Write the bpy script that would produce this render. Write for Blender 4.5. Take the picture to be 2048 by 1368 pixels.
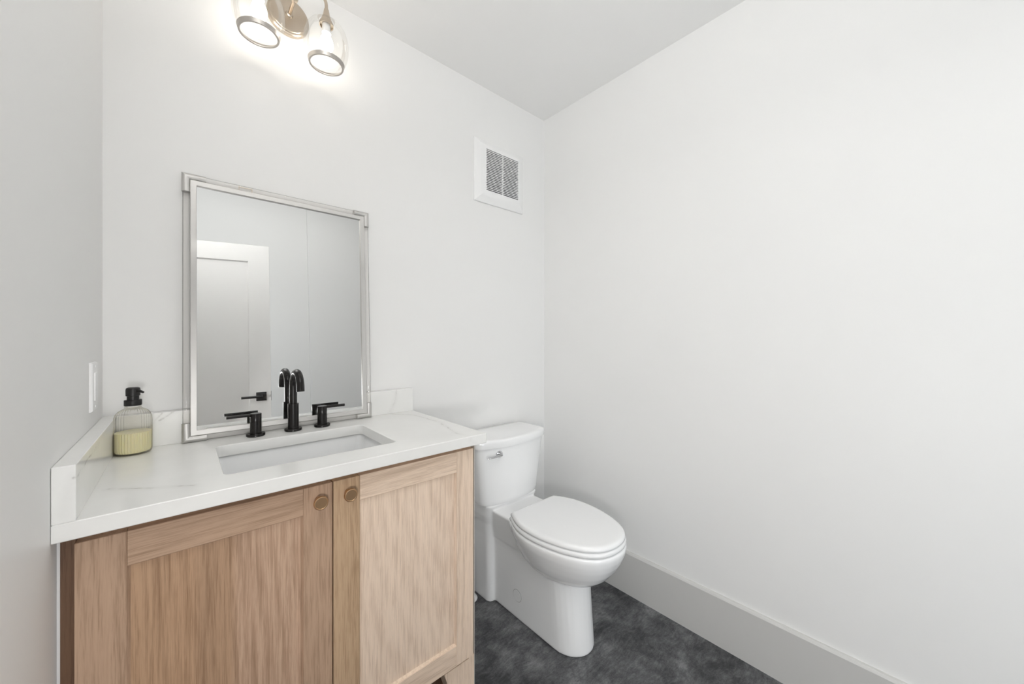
import bpy, bmesh, math
from mathutils import Vector, Matrix

for _o in list(bpy.data.objects):
    bpy.data.objects.remove(_o, do_unlink=True)
SC = bpy.context.scene
COL = SC.collection
PI = math.pi

# ------------------------------------------------------------------ camera
D, H_CAM = 1.4811, 1.1882
XL, XR, CEIL = -0.1587, 1.5627, 2.44
YFRONT = -1.94
cam_data = bpy.data.cameras.new('camera')
cam_data.sensor_width = 36.0
cam_data.lens = 744.24 / 2048 * 36
cam_data.shift_y = (676.3 - 684) / 2048
cam_data.clip_start = 0.02
cam = bpy.data.objects.new('camera', cam_data)
COL.objects.link(cam)
cam.location = (0, -D, H_CAM)
cam.rotation_euler = (PI / 2, 0, math.radians(48.374 - 90))
SC.camera = cam

# ------------------------------------------------------------------ world, exposure, big lights
w = bpy.data.worlds.new('world')
SC.world = w
w.use_nodes = True
w.node_tree.nodes['Background'].inputs[0].default_value = (0.8, 0.85, 0.9, 1)
w.node_tree.nodes['Background'].inputs[1].default_value = 0.3
SC.view_settings.view_transform = 'Standard'
SC.view_settings.look = 'None'
SC.view_settings.gamma = 1
SC.view_settings.use_curve_mapping = False
SC.view_settings.exposure = 0.0
SC.cycles.diffuse_bounces = 10
SC.cycles.max_bounces = 16

def area_light(name, loc, rot, sx, sy, power, color, shape='RECTANGLE'):
    l = bpy.data.lights.new(name, 'AREA')
    l.shape = shape; l.size = sx; l.size_y = sy
    l.energy = power; l.color = color
    o = bpy.data.objects.new(name, l)
    COL.objects.link(o)
    o.location = loc; o.rotation_euler = rot
    return o

# daylight in the hall window, an added hall fill, and two added fills by the camera standing in for flash
P_WINDOW, P_HALL, P_BOUNCE, P_SOFT, BULB_STRENGTH = 24.0, 5.5, 12.0, 5.0, 17.0
area_light('hall_window_daylight', (0.18, -2.97, 1.02), (-PI / 2, 0, PI), 0.72, 1.9, P_WINDOW, (0.92, 0.965, 1.0))
area_light('hall_fill_light', (0.65, -2.25, 3.03), (0, 0, 0), 1.7, 0.4, P_HALL, (1.0, 0.985, 0.965))
area_light('bounce_fill', (0.05, -1.30, 2.06), (math.radians(180), 0, 0), 0.40, 0.40, P_BOUNCE, (1.0, 0.99, 0.975))
area_light('camera_side_fill', (-0.055, -1.57, 0.92), (math.radians(76), 0, math.radians(-38)), 0.16, 0.16, P_SOFT, (1.0, 0.99, 0.98), 'DISK')

# ------------------------------------------------------------------ helpers
ORG = {}

def finish(name, bm, mats, parent=None, smooth=False, keep=False):
    """link a bmesh given in world coordinates as one object (shifted to its parent's origin)"""
    bmesh.ops.recalc_face_normals(bm, faces=bm.faces)
    org = Vector((0, 0, 0))
    if parent is not None:
        org = ORG[parent.name]
        bmesh.ops.translate(bm, verts=bm.verts, vec=-org)
    me = bpy.data.meshes.new(name)
    bm.to_mesh(me); bm.free()
    if not isinstance(mats, (list, tuple)):
        mats = [mats]
    for m in mats:
        me.materials.append(m)
    if smooth:
        for p in me.polygons:
            p.use_smooth = True
        if smooth != 'all':
            try:
                me.set_sharp_from_angle(angle=math.radians(smooth if smooth is not True else 40))
            except Exception:
                pass
    o = bpy.data.objects.new(name, me)
    COL.objects.link(o)
    if parent is not None:
        o.parent = parent
    ORG[o.name] = org
    return o

def thing(name, loc, label, cat, group=None):
    o = bpy.data.objects.new(name, None)
    o.empty_display_size = 0.05
    COL.objects.link(o)
    o.location = loc
    o['label'] = label; o['category'] = cat
    if group: o['group'] = group
    ORG[o.name] = Vector(loc)
    return o

def tag(o, label, cat, group=None):
    o['label'] = label; o['category'] = cat
    if group: o['group'] = group
    return o

def structure(o):
    o['kind'] = 'structure'
    return o

def box(bm, x0, x1, y0, y1, z0, z1, bev=0.0, seg=2, mi=0):
    vs = [bm.verts.new((x, y, z)) for x in (x0, x1) for y in (y0, y1) for z in (z0, z1)]
    idx = [(0, 1, 3, 2), (4, 6, 7, 5), (0, 4, 5, 1), (2, 3, 7, 6), (0, 2, 6, 4), (1, 5, 7, 3)]
    fs = [bm.faces.new([vs[i] for i in f]) for f in idx]
    for f in fs: f.material_index = mi
    if bev > 0:
        es = list({e for f in fs for e in f.edges})
        r = bmesh.ops.bevel(bm, geom=es, offset=bev, segments=seg, profile=0.5, affect='EDGES')
        for f in r['faces']: f.material_index = mi
    return vs

def loft(bm, loops, cap0=True, cap1=True, close=False, mi=0):
    rings = [[bm.verts.new(p) for p in L] for L in loops]
    n = len(rings[0])
    m = len(rings)
    for i in range(m if close else m - 1):
        a = rings[i]; b = rings[(i + 1) % m]
        for k in range(n):
            f = bm.faces.new((a[k], a[(k + 1) % n], b[(k + 1) % n], b[k])); f.material_index = mi
    if not close:
        if cap0: bm.faces.new(list(reversed(rings[0]))).material_index = mi
        if cap1: bm.faces.new(rings[-1]).material_index = mi
    return rings

def lathe(bm, c, prof, n=48, axis='z', cap0=False, cap1=False, close=False, mi=0):
    """prof: list of (radius, height) about axis through c"""
    loops = []
    for r, h in prof:
        L = []
        for k in range(n):
            t = 2 * PI * k / n
            a, b = max(r, 1e-5) * math.cos(t), max(r, 1e-5) * math.sin(t)
            if axis == 'z': L.append((c[0] + a, c[1] + b, c[2] + h))
            elif axis == 'y': L.append((c[0] + a, c[1] + h, c[2] + b))
            else: L.append((c[0] + h, c[1] + a, c[2] + b))
        loops.append(L)
    return loft(bm, loops, cap0, cap1, close, mi)

def tube(bm, pts, r, n=20, caps=True):
    """tube along a polyline; r scalar or list"""
    pts = [Vector(p) for p in pts]
    m = len(pts)
    rs = r if isinstance(r, (list, tuple)) else [r] * m
    tang = []
    for i in range(m):
        a = pts[max(i - 1, 0)]; b = pts[min(i + 1, m - 1)]
        tang.append((b - a).normalized())
    up = Vector((0, 0, 1)) if abs(tang[0].z) < 0.9 else Vector((1, 0, 0))
    u = tang[0].cross(up).normalized()
    loops = []
    for i in range(m):
        t = tang[i]
        u = (u - t * u.dot(t)).normalized()
        v = t.cross(u)
        loops.append([tuple(pts[i] + (u * math.cos(2 * PI * k / n) + v * math.sin(2 * PI * k / n)) * rs[i]) for k in range(n)])
    loft(bm, loops, caps, caps)

def spline(ctrl, n=12):
    P = [Vector(p) for p in ctrl]
    P = [P[0] * 2 - P[1]] + P + [P[-1] * 2 - P[-2]]
    out = []
    for i in range(1, len(P) - 2):
        p0, p1, p2, p3 = P[i - 1], P[i], P[i + 1], P[i + 2]
        for k in range(n):
            t = k / n
            out.append(0.5 * ((2 * p1) + (p2 - p0) * t + (2 * p0 - 5 * p1 + 4 * p2 - p3) * t * t + (3 * p1 - p0 - 3 * p2 + p3) * t ** 3))
    out.append(P[-2])
    return out

def rrect(x0, x1, y0, y1, r, z, n=8):
    out = []
    for cx, cy, a0 in ((x1 - r, y1 - r, 0), (x0 + r, y1 - r, 90), (x0 + r, y0 + r, 180), (x1 - r, y0 + r, 270)):
        for k in range(n + 1):
            a = math.radians(a0 + 90 * k / n)
            out.append((cx + r * math.cos(a), cy + r * math.sin(a), z))
    return out

def interp(tab, t):
    if t <= tab[0][0]: return tab[0][1]
    for (a, va), (b, vb) in zip(tab, tab[1:]):
        if t <= b:
            u = (t - a) / (b - a)
            return va + (vb - va) * u
    return tab[-1][1]

# ------------------------------------------------------------------ materials
def pbr(name, color, rough=0.5, metal=0.0, spec=0.5, coat=0.0, **kw):
    m = bpy.data.materials.new(name)
    m.use_nodes = True
    b = m.node_tree.nodes['Principled BSDF']
    b.inputs['Base Color'].default_value = (*color, 1)
    b.inputs['Roughness'].default_value = rough
    b.inputs['Metallic'].default_value = metal
    b.inputs['Specular IOR Level'].default_value = spec
    b.inputs['Coat Weight'].default_value = coat
    for k, v in kw.items():
        b.inputs[k].default_value = v
    return m

class NT:
    def __init__(self, m):
        self.m = m; self.t = m.node_tree; self.n = self.t.nodes; self.b = self.n['Principled BSDF']
    def node(self, typ, **kw):
        x = self.n.new(typ)
        for k, v in kw.items(): setattr(x, k, v)
        return x
    def link(self, a, b): self.t.links.new(a, b)
    def val(self, sock, v):
        if hasattr(v, 'is_linked') or isinstance(v, bpy.types.NodeSocket): self.link(v, sock)
        else: sock.default_value = v
    def math(self, op, a, b=0.0, c=0.0, clamp=False):
        x = self.node('ShaderNodeMath', operation=op, use_clamp=clamp)
        self.val(x.inputs[0], a); self.val(x.inputs[1], b)
        if op in ('MULTIPLY_ADD', 'SMOOTH_MIN', 'SMOOTH_MAX'): self.val(x.inputs[2], c)
        return x.outputs[0]
    def vmath(self, op, a, b=(0, 0, 0)):
        x = self.node('ShaderNodeVectorMath', operation=op)
        self.val(x.inputs[0], a)
        if op == 'SCALE': self.val(x.inputs['Scale'], b)
        else: self.val(x.inputs[1], b)
        return x.outputs['Value'] if op in ('DOT_PRODUCT', 'LENGTH', 'DISTANCE') else x.outputs['Vector']
    def pos(self): return self.node('ShaderNodeNewGeometry').outputs['Position']
    def mapping(self, vec, loc=(0, 0, 0), rot=(0, 0, 0), scale=(1, 1, 1)):
        x = self.node('ShaderNodeMapping')
        self.link(vec, x.inputs[0])
        x.inputs['Location'].default_value = loc; x.inputs['Rotation'].default_value = rot; x.inputs['Scale'].default_value = scale
        return x.outputs[0]
    def noise(self, vec, scale, detail=4, rough=0.5, dist=0.0, out='Fac'):
        x = self.node('ShaderNodeTexNoise')
        self.link(vec, x.inputs['Vector'])
        x.inputs['Scale'].default_value = scale; x.inputs['Detail'].default_value = detail
        x.inputs['Roughness'].default_value = rough; x.inputs['Distortion'].default_value = dist
        return x.outputs[out]
    def ramp(self, fac, stops):
        x = self.node('ShaderNodeValToRGB')
        self.link(fac, x.inputs[0])
        e = x.color_ramp.elements
        while len(e) < len(stops): e.new(0.5)
        for i, (p, c) in enumerate(stops):
            e[i].position = p; e[i].color = (*c, 1) if len(c) == 3 else c
        return x.outputs[0]
    def mix(self, fac, a, b, mode='MIX'):
        x = self.node('ShaderNodeMix', data_type='RGBA', blend_type=mode)
        self.val(x.inputs[0], fac)
        for s, v in ((x.inputs[6], a), (x.inputs[7], b)):
            if isinstance(v, (tuple, list)): s.default_value = (*v, 1)
            else: self.link(v, s)
        return x.outputs[2]
    def bump(self, h, strength, dist=0.001):
        x = self.node('ShaderNodeBump')
        x.inputs['Strength'].default_value = strength; x.inputs['Distance'].default_value = dist
        self.link(h, x.inputs['Height'])
        self.link(x.outputs[0], self.b.inputs['Normal'])
    def color(self, c): self.link(c, self.b.inputs['Base Color'])

def paint(name, color, rough=0.45, spec=0.35):
    m = pbr(name, color, rough, spec=spec)
    t = NT(m); p = t.pos()
    a = t.noise(p, 260, 3); b = t.noise(p, 45, 2)
    t.bump(t.math('ADD', a, t.math('MULTIPLY', b, 0.6)), 0.10, 0.0006)
    return m

M_WALL = paint('wall_paint', (0.800, 0.798, 0.790))
M_CEIL = paint('ceiling_paint', (0.86, 0.857, 0.85), 0.6)
M_BASE = paint('baseboard_paint', (0.58, 0.575, 0.56), 0.4)
M_DOORPAINT = paint('door_paint', (0.71, 0.71, 0.705), 0.35)

def floor_mat():
    m = pbr('dark_concrete_floor', (0.08, 0.08, 0.085), 0.5, spec=0.35)
    t = NT(m); p = t.pos()
    warp = t.vmath('ADD', p, t.vmath('SCALE', t.vmath('SUBTRACT', t.noise(p, 7, 4, out='Color'), (0.5, 0.5, 0.5)), 0.06))
    big = t.noise(warp, 5.5, 6, 0.62, 0.3)
    s1 = t.noise(t.mapping(warp, rot=(0, 0, 0.55), scale=(22, 120, 1)), 1.0, 8, 0.8, 0.3)
    s2 = t.noise(t.mapping(warp, rot=(0, 0, -0.95), scale=(18, 90, 1)), 1.0, 8, 0.8, 0.3)
    patch = t.noise(t.mapping(p, rot=(0, 0, 0.3)), 20, 8, 0.75)
    fine = t.noise(p, 150, 6, 0.8)
    v = t.math('ADD', t.math('MULTIPLY', big, 0.34), t.math('MULTIPLY', s1, 0.17))
    v = t.math('ADD', v, t.math('MULTIPLY', s2, 0.15))
    v = t.math('ADD', v, t.math('MULTIPLY', patch, 0.20))
    v = t.math('ADD', v, t.math('MULTIPLY', fine, 0.14))
    c = t.ramp(v, [(0.415, (0.028, 0.029, 0.031)), (0.465, (0.056, 0.057, 0.060)), (0.515, (0.108, 0.110, 0.114)), (0.585, (0.22, 0.222, 0.226))])
    t.color(c)
    t.val(t.b.inputs['Roughness'], t.math('MULTIPLY_ADD', v, 0.25, 0.33))
    t.bump(v, 0.15, 0.001)
    return m
M_FLOOR = floor_mat()

def quartz():
    m = pbr('white_quartz', (0.80, 0.80, 0.785), 0.18, spec=0.5)
    t = NT(m); p = t.pos()
    off = t.vmath('SUBTRACT', t.noise(p, 22, 5, 0.65, out='Color'), (0.5, 0.5, 0.5))
    q = t.vmath('ADD', p, t.vmath('SCALE', off, 0.018))
    # hand-placed vein paths on the slabs (world positions), broken up with noise
    veins = [
        ((0.655, -0.033, 0.975), (0.650, -0.033, 0.925)), ((0.650, -0.033, 0.925), (0.625, -0.036, 0.884)),
        ((0.625, -0.036, 0.884), (0.690, -0.120, 0.884)), ((0.690, -0.120, 0.884), (0.700, -0.300, 0.884)),
        ((0.700, -0.300, 0.884), (0.660, -0.470, 0.884)), ((0.660, -0.470, 0.884), (0.672, -0.540, 0.870)),
        ((0.672, -0.540, 0.870), (0.690, -0.540, 0.852)),
        ((-0.040, -0.033, 0.975), (-0.075, -0.033, 0.930)), ((-0.015, -0.033, 0.978), (-0.045, -0.033, 0.955)),
        ((-0.133, -0.540, 0.955), (-0.145, -0.540, 0.900)), ((-0.133, -0.540, 0.955), (-0.128, -0.300, 0.965)),
        ((0.020, -0.470, 0.884), (-0.110, -0.380, 0.884)),
    ]
    dmin = None
    for a, b in veins:
        a = Vector(a); ab = Vector(b) - a
        pa = t.vmath('SUBTRACT', q, tuple(a))
        hh = t.math('MULTIPLY', t.vmath('DOT_PRODUCT', pa, tuple(ab)), 1.0 / ab.length_squared, clamp=True)
        d = t.vmath('LENGTH', t.vmath('SUBTRACT', pa, t.vmath('SCALE', tuple(ab), hh)))
        dmin = d if dmin is None else t.math('MINIMUM', dmin, d)
    core = t.math('SUBTRACT', 1.0, t.math('MULTIPLY', dmin, 1 / 0.0034), clamp=True)
    halo = t.math('SUBTRACT', 1.0, t.math('MULTIPLY', dmin, 1 / 0.014), clamp=True)
    brk = t.math('MULTIPLY', t.math('SUBTRACT', t.noise(p, 38, 3), 0.36), 3.5, clamp=True)
    f = t.math('ADD', t.math('MULTIPLY', t.math('MULTIPLY', core, brk), 0.75), t.math('MULTIPLY', halo, 0.10))
    big = t.ramp(t.noise(q, 5, 4, 0.6), [(0.35, (0.775, 0.775, 0.76)), (0.65, (0.82, 0.82, 0.805))])
    t.color(t.mix(f, big, (0.33, 0.32, 0.30)))
    return m
M_QUARTZ = quartz()

def oak(name, vertical=True, c0=(0.40, 0.275, 0.185), c1=(0.56, 0.415, 0.30), seed=0.0, rough=0.5, planks=False):
    m = pbr(name, c1, rough, spec=0.3)
    t = NT(m); p = t.pos()
    sc = (1, 1, 0.032) if vertical else (0.032, 1, 1)
    g = t.mapping(p, loc=(seed, seed * 0.7, seed * 1.3), scale=sc)
    warp = t.noise(g, 7, 3, 0.5, out='Color')
    gw = t.vmath('ADD', g, t.vmath('SCALE', t.vmath('SUBTRACT', warp, (0.5, 0.5, 0.5)), 0.06))
    bands = t.noise(gw, 13, 2, 0.5, 0.2)
    fine = t.noise(gw, 150, 5, 0.7)
    thin = t.noise(gw, 420, 3, 0.6)
    pores = t.noise(t.mapping(p, scale=(1, 1, 0.03) if vertical else (0.03, 1, 1)), 700, 2, 0.6)
    wv = t.node('ShaderNodeTexWave', wave_type='RINGS', rings_direction='Y', wave_profile='SIN')
    ringv = t.mapping(p, loc=(-0.13 - seed * 0.11, 0, -0.2 - seed * 0.05), scale=(1.0, 1, 0.14) if vertical else (0.14, 1, 1.0))
    ringw = t.vmath('ADD', ringv, t.vmath('SCALE', t.vmath('SUBTRACT', t.noise(g, 9, 3, 0.5, out='Color'), (0.5, 0.5, 0.5)), 0.09))
    t.link(ringw, wv.inputs['Vector'])
    wv.inputs['Scale'].default_value = 16; wv.inputs['Distortion'].default_value = 1.5
    wv.inputs['Detail'].default_value = 2
    v = t.math('ADD', t.math('MULTIPLY', bands, 0.20), t.math('MULTIPLY', fine, 0.30))
    v = t.math('ADD', v, t.math('MULTIPLY', wv.outputs['Fac'], 0.035))
    v = t.math('ADD', v, t.math('MULTIPLY', thin, 0.22))
    v = t.math('ADD', v, t.math('MULTIPLY', pores, 0.21))
    mid = tuple((a + b) / 2 for a, b in zip(c0, c1))
    hi = tuple(min(1, b * 1.10) for b in c1)
    c = t.ramp(v, [(0.36, c0), (0.44, mid), (0.50, c1), (0.60, hi)])
    if planks:      # the left panel is veneered in strips of slightly different tone
        sx = t.node('ShaderNodeSeparateXYZ'); t.link(p, sx.inputs[0])
        xx = t.math('ADD', sx.outputs[0], t.math('MULTIPLY', t.math('SUBTRACT', t.noise(g, 6, 2), 0.5), 0.02))
        tone = t.ramp(t.math('MULTIPLY_ADD', xx, 3.2, 0.25), [(0.0, (1.0, 0.95, 0.86)), (0.30, (1.03, 0.97, 0.88)), (0.36, (0.90, 0.85, 0.78)), (0.50, (0.93, 0.88, 0.81)), (0.56, (1.16, 1.16, 1.18)), (1.0, (1.22, 1.24, 1.28))])
        c = t.mix(1.0, c, tone, 'MULTIPLY')
    por = t.math('MULTIPLY', t.math('SUBTRACT', pores, 0.60), 6, clamp=True)
    t.color(t.mix(t.math('MULTIPLY', por, 0.35), c, tuple(x * 0.55 for x in c0)))
    t.bump(t.math('SUBTRACT', v, t.math('MULTIPLY', por, 0.3)), 0.2, 0.0006)
    return m
OAK_A = dict(c0=(0.55, 0.405, 0.295), c1=(0.78, 0.625, 0.495))  # pale oak, lightened for the daylight on the right door
OAK_SHADED = dict(c0=(0.28, 0.175, 0.112), c1=(0.47, 0.322, 0.225))  # darker copy of the oak, left door's shade put into its colour
M_OAKV = oak('pale_oak_vertical_grain', True, **OAK_A)
M_OAKH = oak('pale_oak_horizontal_grain', False, seed=1.7, **OAK_A)
M_OAKP = oak('pale_oak_panel_grain', True, seed=4.3, c0=(0.57, 0.42, 0.31), c1=(0.80, 0.645, 0.515))
M_OAKVB = oak('shaded_oak_vertical_grain', True, seed=0.9, **OAK_SHADED)
M_OAKHB = oak('shaded_oak_horizontal_grain', False, seed=2.6, **OAK_SHADED)
M_OAKPB = oak('shaded_oak_panel_grain', True, seed=5.1, planks=True, **OAK_SHADED)
M_OAKVC = oak('shaded_oak_stile_grain', True, seed=7.3, c0=(0.32, 0.205, 0.12), c1=(0.52, 0.365, 0.235))  # right door's left stile, shade put into its colour
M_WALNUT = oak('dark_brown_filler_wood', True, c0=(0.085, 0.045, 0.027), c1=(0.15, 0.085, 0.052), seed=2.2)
M_EDGE = pbr('pale_edge_band', (0.50, 0.47, 0.43), 0.5)

M_CHROME = pbr('polished_chrome', (0.62, 0.62, 0.63), 0.07, 1.0)
def brushed(name, col, rough):
    m = pbr(name, col, rough, 1.0)
    t = NT(m)
    n_ = t.noise(t.mapping(t.pos(), scale=(1, 1, 12)), 90, 3)
    t.val(t.b.inputs['Roughness'], t.math('MULTIPLY_ADD', n_, 0.15, rough - 0.07))
    t.b.inputs['Anisotropic'].default_value = 0.5
    return m
M_NICKEL = brushed('brushed_nickel', (0.60, 0.52, 0.43), 0.30)
M_SILVER = brushed('satin_silver_metal', (0.60, 0.59, 0.575), 0.48)
M_RIM = brushed('grey_nickel_rim', (0.50, 0.47, 0.44), 0.35)
M_BRASS = brushed('brushed_bronze_brass', (0.66, 0.43, 0.25), 0.32)
M_BLACK = pbr('oil_rubbed_black_bronze', (0.009, 0.0075, 0.007), 0.24, 0.1, spec=0.4)
M_BLACKM = pbr('matte_black_metal', (0.012, 0.012, 0.013), 0.38)
M_BLACKP = pbr('black_plastic', (0.010, 0.009, 0.009), 0.42)
M_PORC = pbr('white_porcelain', (0.86, 0.865, 0.87), 0.12, spec=0.5, coat=0.3)
M_SEAT = pbr('white_seat_plastic', (0.83, 0.835, 0.84), 0.16, spec=0.5)
M_SINK = pbr('white_sink_ceramic', (0.82, 0.825, 0.83), 0.10, spec=0.5, coat=0.3)
M_PLASTIC = pbr('white_plastic', (0.83, 0.83, 0.83), 0.35)
M_DARK = pbr('dark_duct_interior', (0.05, 0.05, 0.05), 0.8)
M_GAP = pbr('groove_shade_grey', (0.22, 0.22, 0.22), 0.7)  # grey painted in for the shade of the bolt cover groove
M_MIRROR = pbr('silvered_mirror', (0.90, 0.905, 0.90), 0.0, 1.0)

def thin_glass(name, tint=(1, 1, 1), refl=1.0):
    m = bpy.data.materials.new(name); m.use_nodes = True
    nt = m.node_tree; nt.nodes.clear()
    out = nt.nodes.new('ShaderNodeOutputMaterial'); mx = nt.nodes.new('ShaderNodeMixShader')
    tr = nt.nodes.new('ShaderNodeBsdfTransparent'); gl = nt.nodes.new('ShaderNodeBsdfGlossy')
    fr = nt.nodes.new('ShaderNodeFresnel'); fr.inputs['IOR'].default_value = 1.3
    mu = nt.nodes.new('ShaderNodeMath'); mu.operation = 'MULTIPLY'; mu.inputs[1].default_value = refl
    tr.inputs['Color'].default_value = (*tint, 1); gl.inputs['Roughness'].default_value = 0.02
    nt.links.new(fr.outputs[0], mu.inputs[0]); nt.links.new(mu.outputs[0], mx.inputs[0])
    nt.links.new(tr.outputs[0], mx.inputs[1]); nt.links.new(gl.outputs[0], mx.inputs[2])
    nt.links.new(mx.outputs[0], out.inputs[0])
    return m
M_GLOBE = thin_glass('clear_globe_glass', (0.985, 0.985, 0.98), 0.35)
M_BOTTLE = thin_glass('ribbed_bottle_glass', (0.96, 0.955, 0.94), 0.55)
M_ACRYL = thin_glass('clear_acrylic_rod', (0.995, 0.99, 0.985), 0.6)
M_WINGLASS = thin_glass('window_glass', (0.98, 0.98, 0.98), 0.8)

def emit(name, color, strength):
    m = bpy.data.materials.new(name); m.use_nodes = True
    nt = m.node_tree; nt.nodes.clear()
    out = nt.nodes.new('ShaderNodeOutputMaterial'); e = nt.nodes.new('ShaderNodeEmission')
    e.inputs[0].default_value = (*color, 1); e.inputs[1].default_value = strength
    nt.links.new(e.outputs[0], out.inputs[0])
    return m
M_BULB = emit('lit_bulb', (1.0, 0.93, 0.84), BULB_STRENGTH)

def liquid():
    m = pbr('pale_yellow_soap', (0.80, 0.75, 0.50), 0.25, spec=0.3)
    m.node_tree.nodes['Principled BSDF'].inputs['Subsurface Weight'].default_value = 0.4
    m.node_tree.nodes['Principled BSDF'].inputs['Subsurface Radius'].default_value = (0.03, 0.025, 0.01)
    m.node_tree.nodes['Principled BSDF'].inputs['Subsurface Scale'].default_value = 0.5
    return m
M_LIQUID = liquid()

# ------------------------------------------------------------------ room shell
WT = 0.12      # wall thickness
HALL_Y = -3.05
HCEIL = 3.10
def slab(name, x0, x1, y0, y1, z0, z1, mat, bev=0):
    bm = bmesh.new(); box(bm, x0, x1, y0, y1, z0, z1, bev)
    return structure(finish(name, bm, mat))
HX0, HX1 = -1.0, 2.3
slab('floor', HX0, HX1, HALL_Y - WT, WT, -0.08, 0.0, M_FLOOR)
slab('ceiling', XL - WT, XR + WT, YFRONT, WT, CEIL, CEIL + 0.08, M_CEIL)
slab('wall_back', XL - WT, XR + WT, 0, WT, 0, CEIL, M_WALL)
slab('wall_left', XL - WT, XL, YFRONT, 0, 0, CEIL, M_WALL)
slab('wall_right', XR, XR + WT, YFRONT, 0, 0, CEIL, M_WALL)
# the taller hall the room opens into
slab('ceiling_hall', HX0, HX1, HALL_Y - WT, YFRONT, HCEIL, HCEIL + 0.08, M_CEIL)
slab('wall_hall_left', HX0 - WT, HX0, HALL_Y - WT, YFRONT, 0, HCEIL, M_WALL)
slab('wall_hall_right', HX1, HX1 + WT, HALL_Y - WT, YFRONT, 0, HCEIL, M_WALL)
bm = bmesh.new()
box(bm, HX0, XL - WT, YFRONT, YFRONT + 0.1, 0, HCEIL)
box(bm, XR + WT, HX1, YFRONT, YFRONT + 0.1, 0, HCEIL)
box(bm, XL - WT, XR + WT, YFRONT, YFRONT + 0.1, CEIL + 0.08, HCEIL)
structure(finish('wall_front', bm, M_WALL))
# far hall wall with a window opening and a shallow projecting bay
WX0, WX1, WZ0, WZ1 = -0.21, 0.57, 0.04, 2.02
bm = bmesh.new()
box(bm, HX0, WX0, HALL_Y - WT, HALL_Y, 0, HCEIL)
box(bm, WX1, HX1, HALL_Y - WT, HALL_Y, 0, HCEIL)
box(bm, WX0, WX1, HALL_Y - WT, HALL_Y, 0, WZ0)
box(bm, WX0, WX1, HALL_Y - WT, HALL_Y, WZ1, HCEIL)
box(bm, 1.035, HX1, HALL_Y, HALL_Y + 0.03, 0, HCEIL)
structure(finish('wall_hall_far', bm, M_WALL))
bm = bmesh.new()
for a in ((WX0, WX0 + 0.035, WZ0, WZ1), (WX1 - 0.035, WX1, WZ0, WZ1), (WX0, WX1, WZ0, WZ0 + 0.035), (WX0, WX1, WZ1 - 0.035, WZ1)):
    box(bm, a[0], a[1], HALL_Y - 0.08, HALL_Y - 0.03, a[2], a[3], 0.003)
win = structure(finish('window_1', bm, M_DOORPAINT))
bm = bmesh.new(); box(bm, WX0 + 0.03, WX1 - 0.03, HALL_Y - 0.058, HALL_Y - 0.054, WZ0 + 0.03, WZ1 - 0.03)
finish('window_pane', bm, M_WINGLASS, win)

# baseboards with a small eased top edge
def baseboard(name, pts):
    bm = bmesh.new()
    loft(bm, pts)
    return structure(finish(name, bm, M_BASE))
def bprof(t, z=0.1945):
    return [(0, 0), (t, 0), (t, z - 0.008), (t - 0.004, z - 0.0015), (t - 0.008, z), (0, z)]
P = bprof(0.016)
baseboard('baseboard_right', [[(XR - d, y, z) for d, z in P] for y in (YFRONT, -0.0165)])
baseboard('baseboard_back', [[(x, -d, z) for d, z in P] for x in (XL + 0.0005, XR - 0.0005)])
baseboard('baseboard_left', [[(XL + d, y, z) for d, z in P] for y in (YFRONT, -0.56)])

# ------------------------------------------------------------------ door leaf behind the camera (seen in the mirror)
def door_leaf():
    hinge = Vector((-0.150, -1.936, 0)); free = Vector((0.4912, -1.8238, 0))
    ax = (free - hinge); Lw = ax.length; ax.normalize()
    ay = Vector((-ax.y, ax.x, 0))          # towards the vanity
    def X(bm):
        for v in bm.verts:
            c = v.co.copy()
            v.co = hinge + ax * c.x + ay * c.y + Vector((0, 0, c.z))
    T = 0.035
    bm = bmesh.new()
    zt, z0 = 2.03, 0.012
    s, r = 0.128, 0.122
    box(bm, 0, s, -T, 0, z0, zt); box(bm, Lw - s, Lw, -T, 0, z0, zt)
    box(bm, s, Lw - s, -T, 0, zt - r, zt); box(bm, s, Lw - s, -T, 0, z0, z0 + 0.22)
    box(bm, s, Lw - s, -T + 0.010, -0.010, z0 + 0.22, zt - r)
    def stick(i, y): return [(s + i, y, z0 + 0.22 + i), (Lw - s - i, y, z0 + 0.22 + i), (Lw - s - i, y, zt - r - i), (s + i, y, zt - r - i)]
    loft(bm, [stick(-0.0005, -0.0005), stick(0.007, -0.0101), stick(-0.0005, -0.0101)], close=True)
    X(bm)
    d = structure(finish('door_1', bm, M_DOORPAINT))
    for sgn in (1, -1):
        y0 = 0 if sgn > 0 else -T
        bm = bmesh.new()
        xc = Lw - 0.058
        a, b = sorted((y0, y0 + sgn * 0.009))
        box(bm, xc - 0.031, xc + 0.031, a, b, 0.919 - 0.031, 0.919 + 0.031, 0.0015)
        tube(bm, [(xc, y0 + sgn * 0.008, 0.919), (xc, y0 + sgn * 0.05, 0.919)], 0.011)
        tube(bm, [(xc + 0.011, y0 + sgn * 0.048, 0.919), (xc - 0.115, y0 + sgn * 0.048, 0.919)], 0.0085)
        X(bm)
        finish('door_handle', bm, M_BLACKM, d, smooth=30)
    bm = bmesh.new(); box(bm, Lw - 0.0005, Lw + 0.0015, -0.029, -0.006, 0.885, 0.953); X(bm)
    finish('latch_plate', bm, M_BLACKM, d)
    for zc_ in (0.25, 1.02, 1.80):
        bm = bmesh.new(); tube(bm, [(-0.004, 0.004, zc_ - 0.045), (-0.004, 0.004, zc_ + 0.045)], 0.005, 12); X(bm)
        finish('hinge', bm, M_BLACKM, d, smooth=30)
door_leaf()

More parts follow.
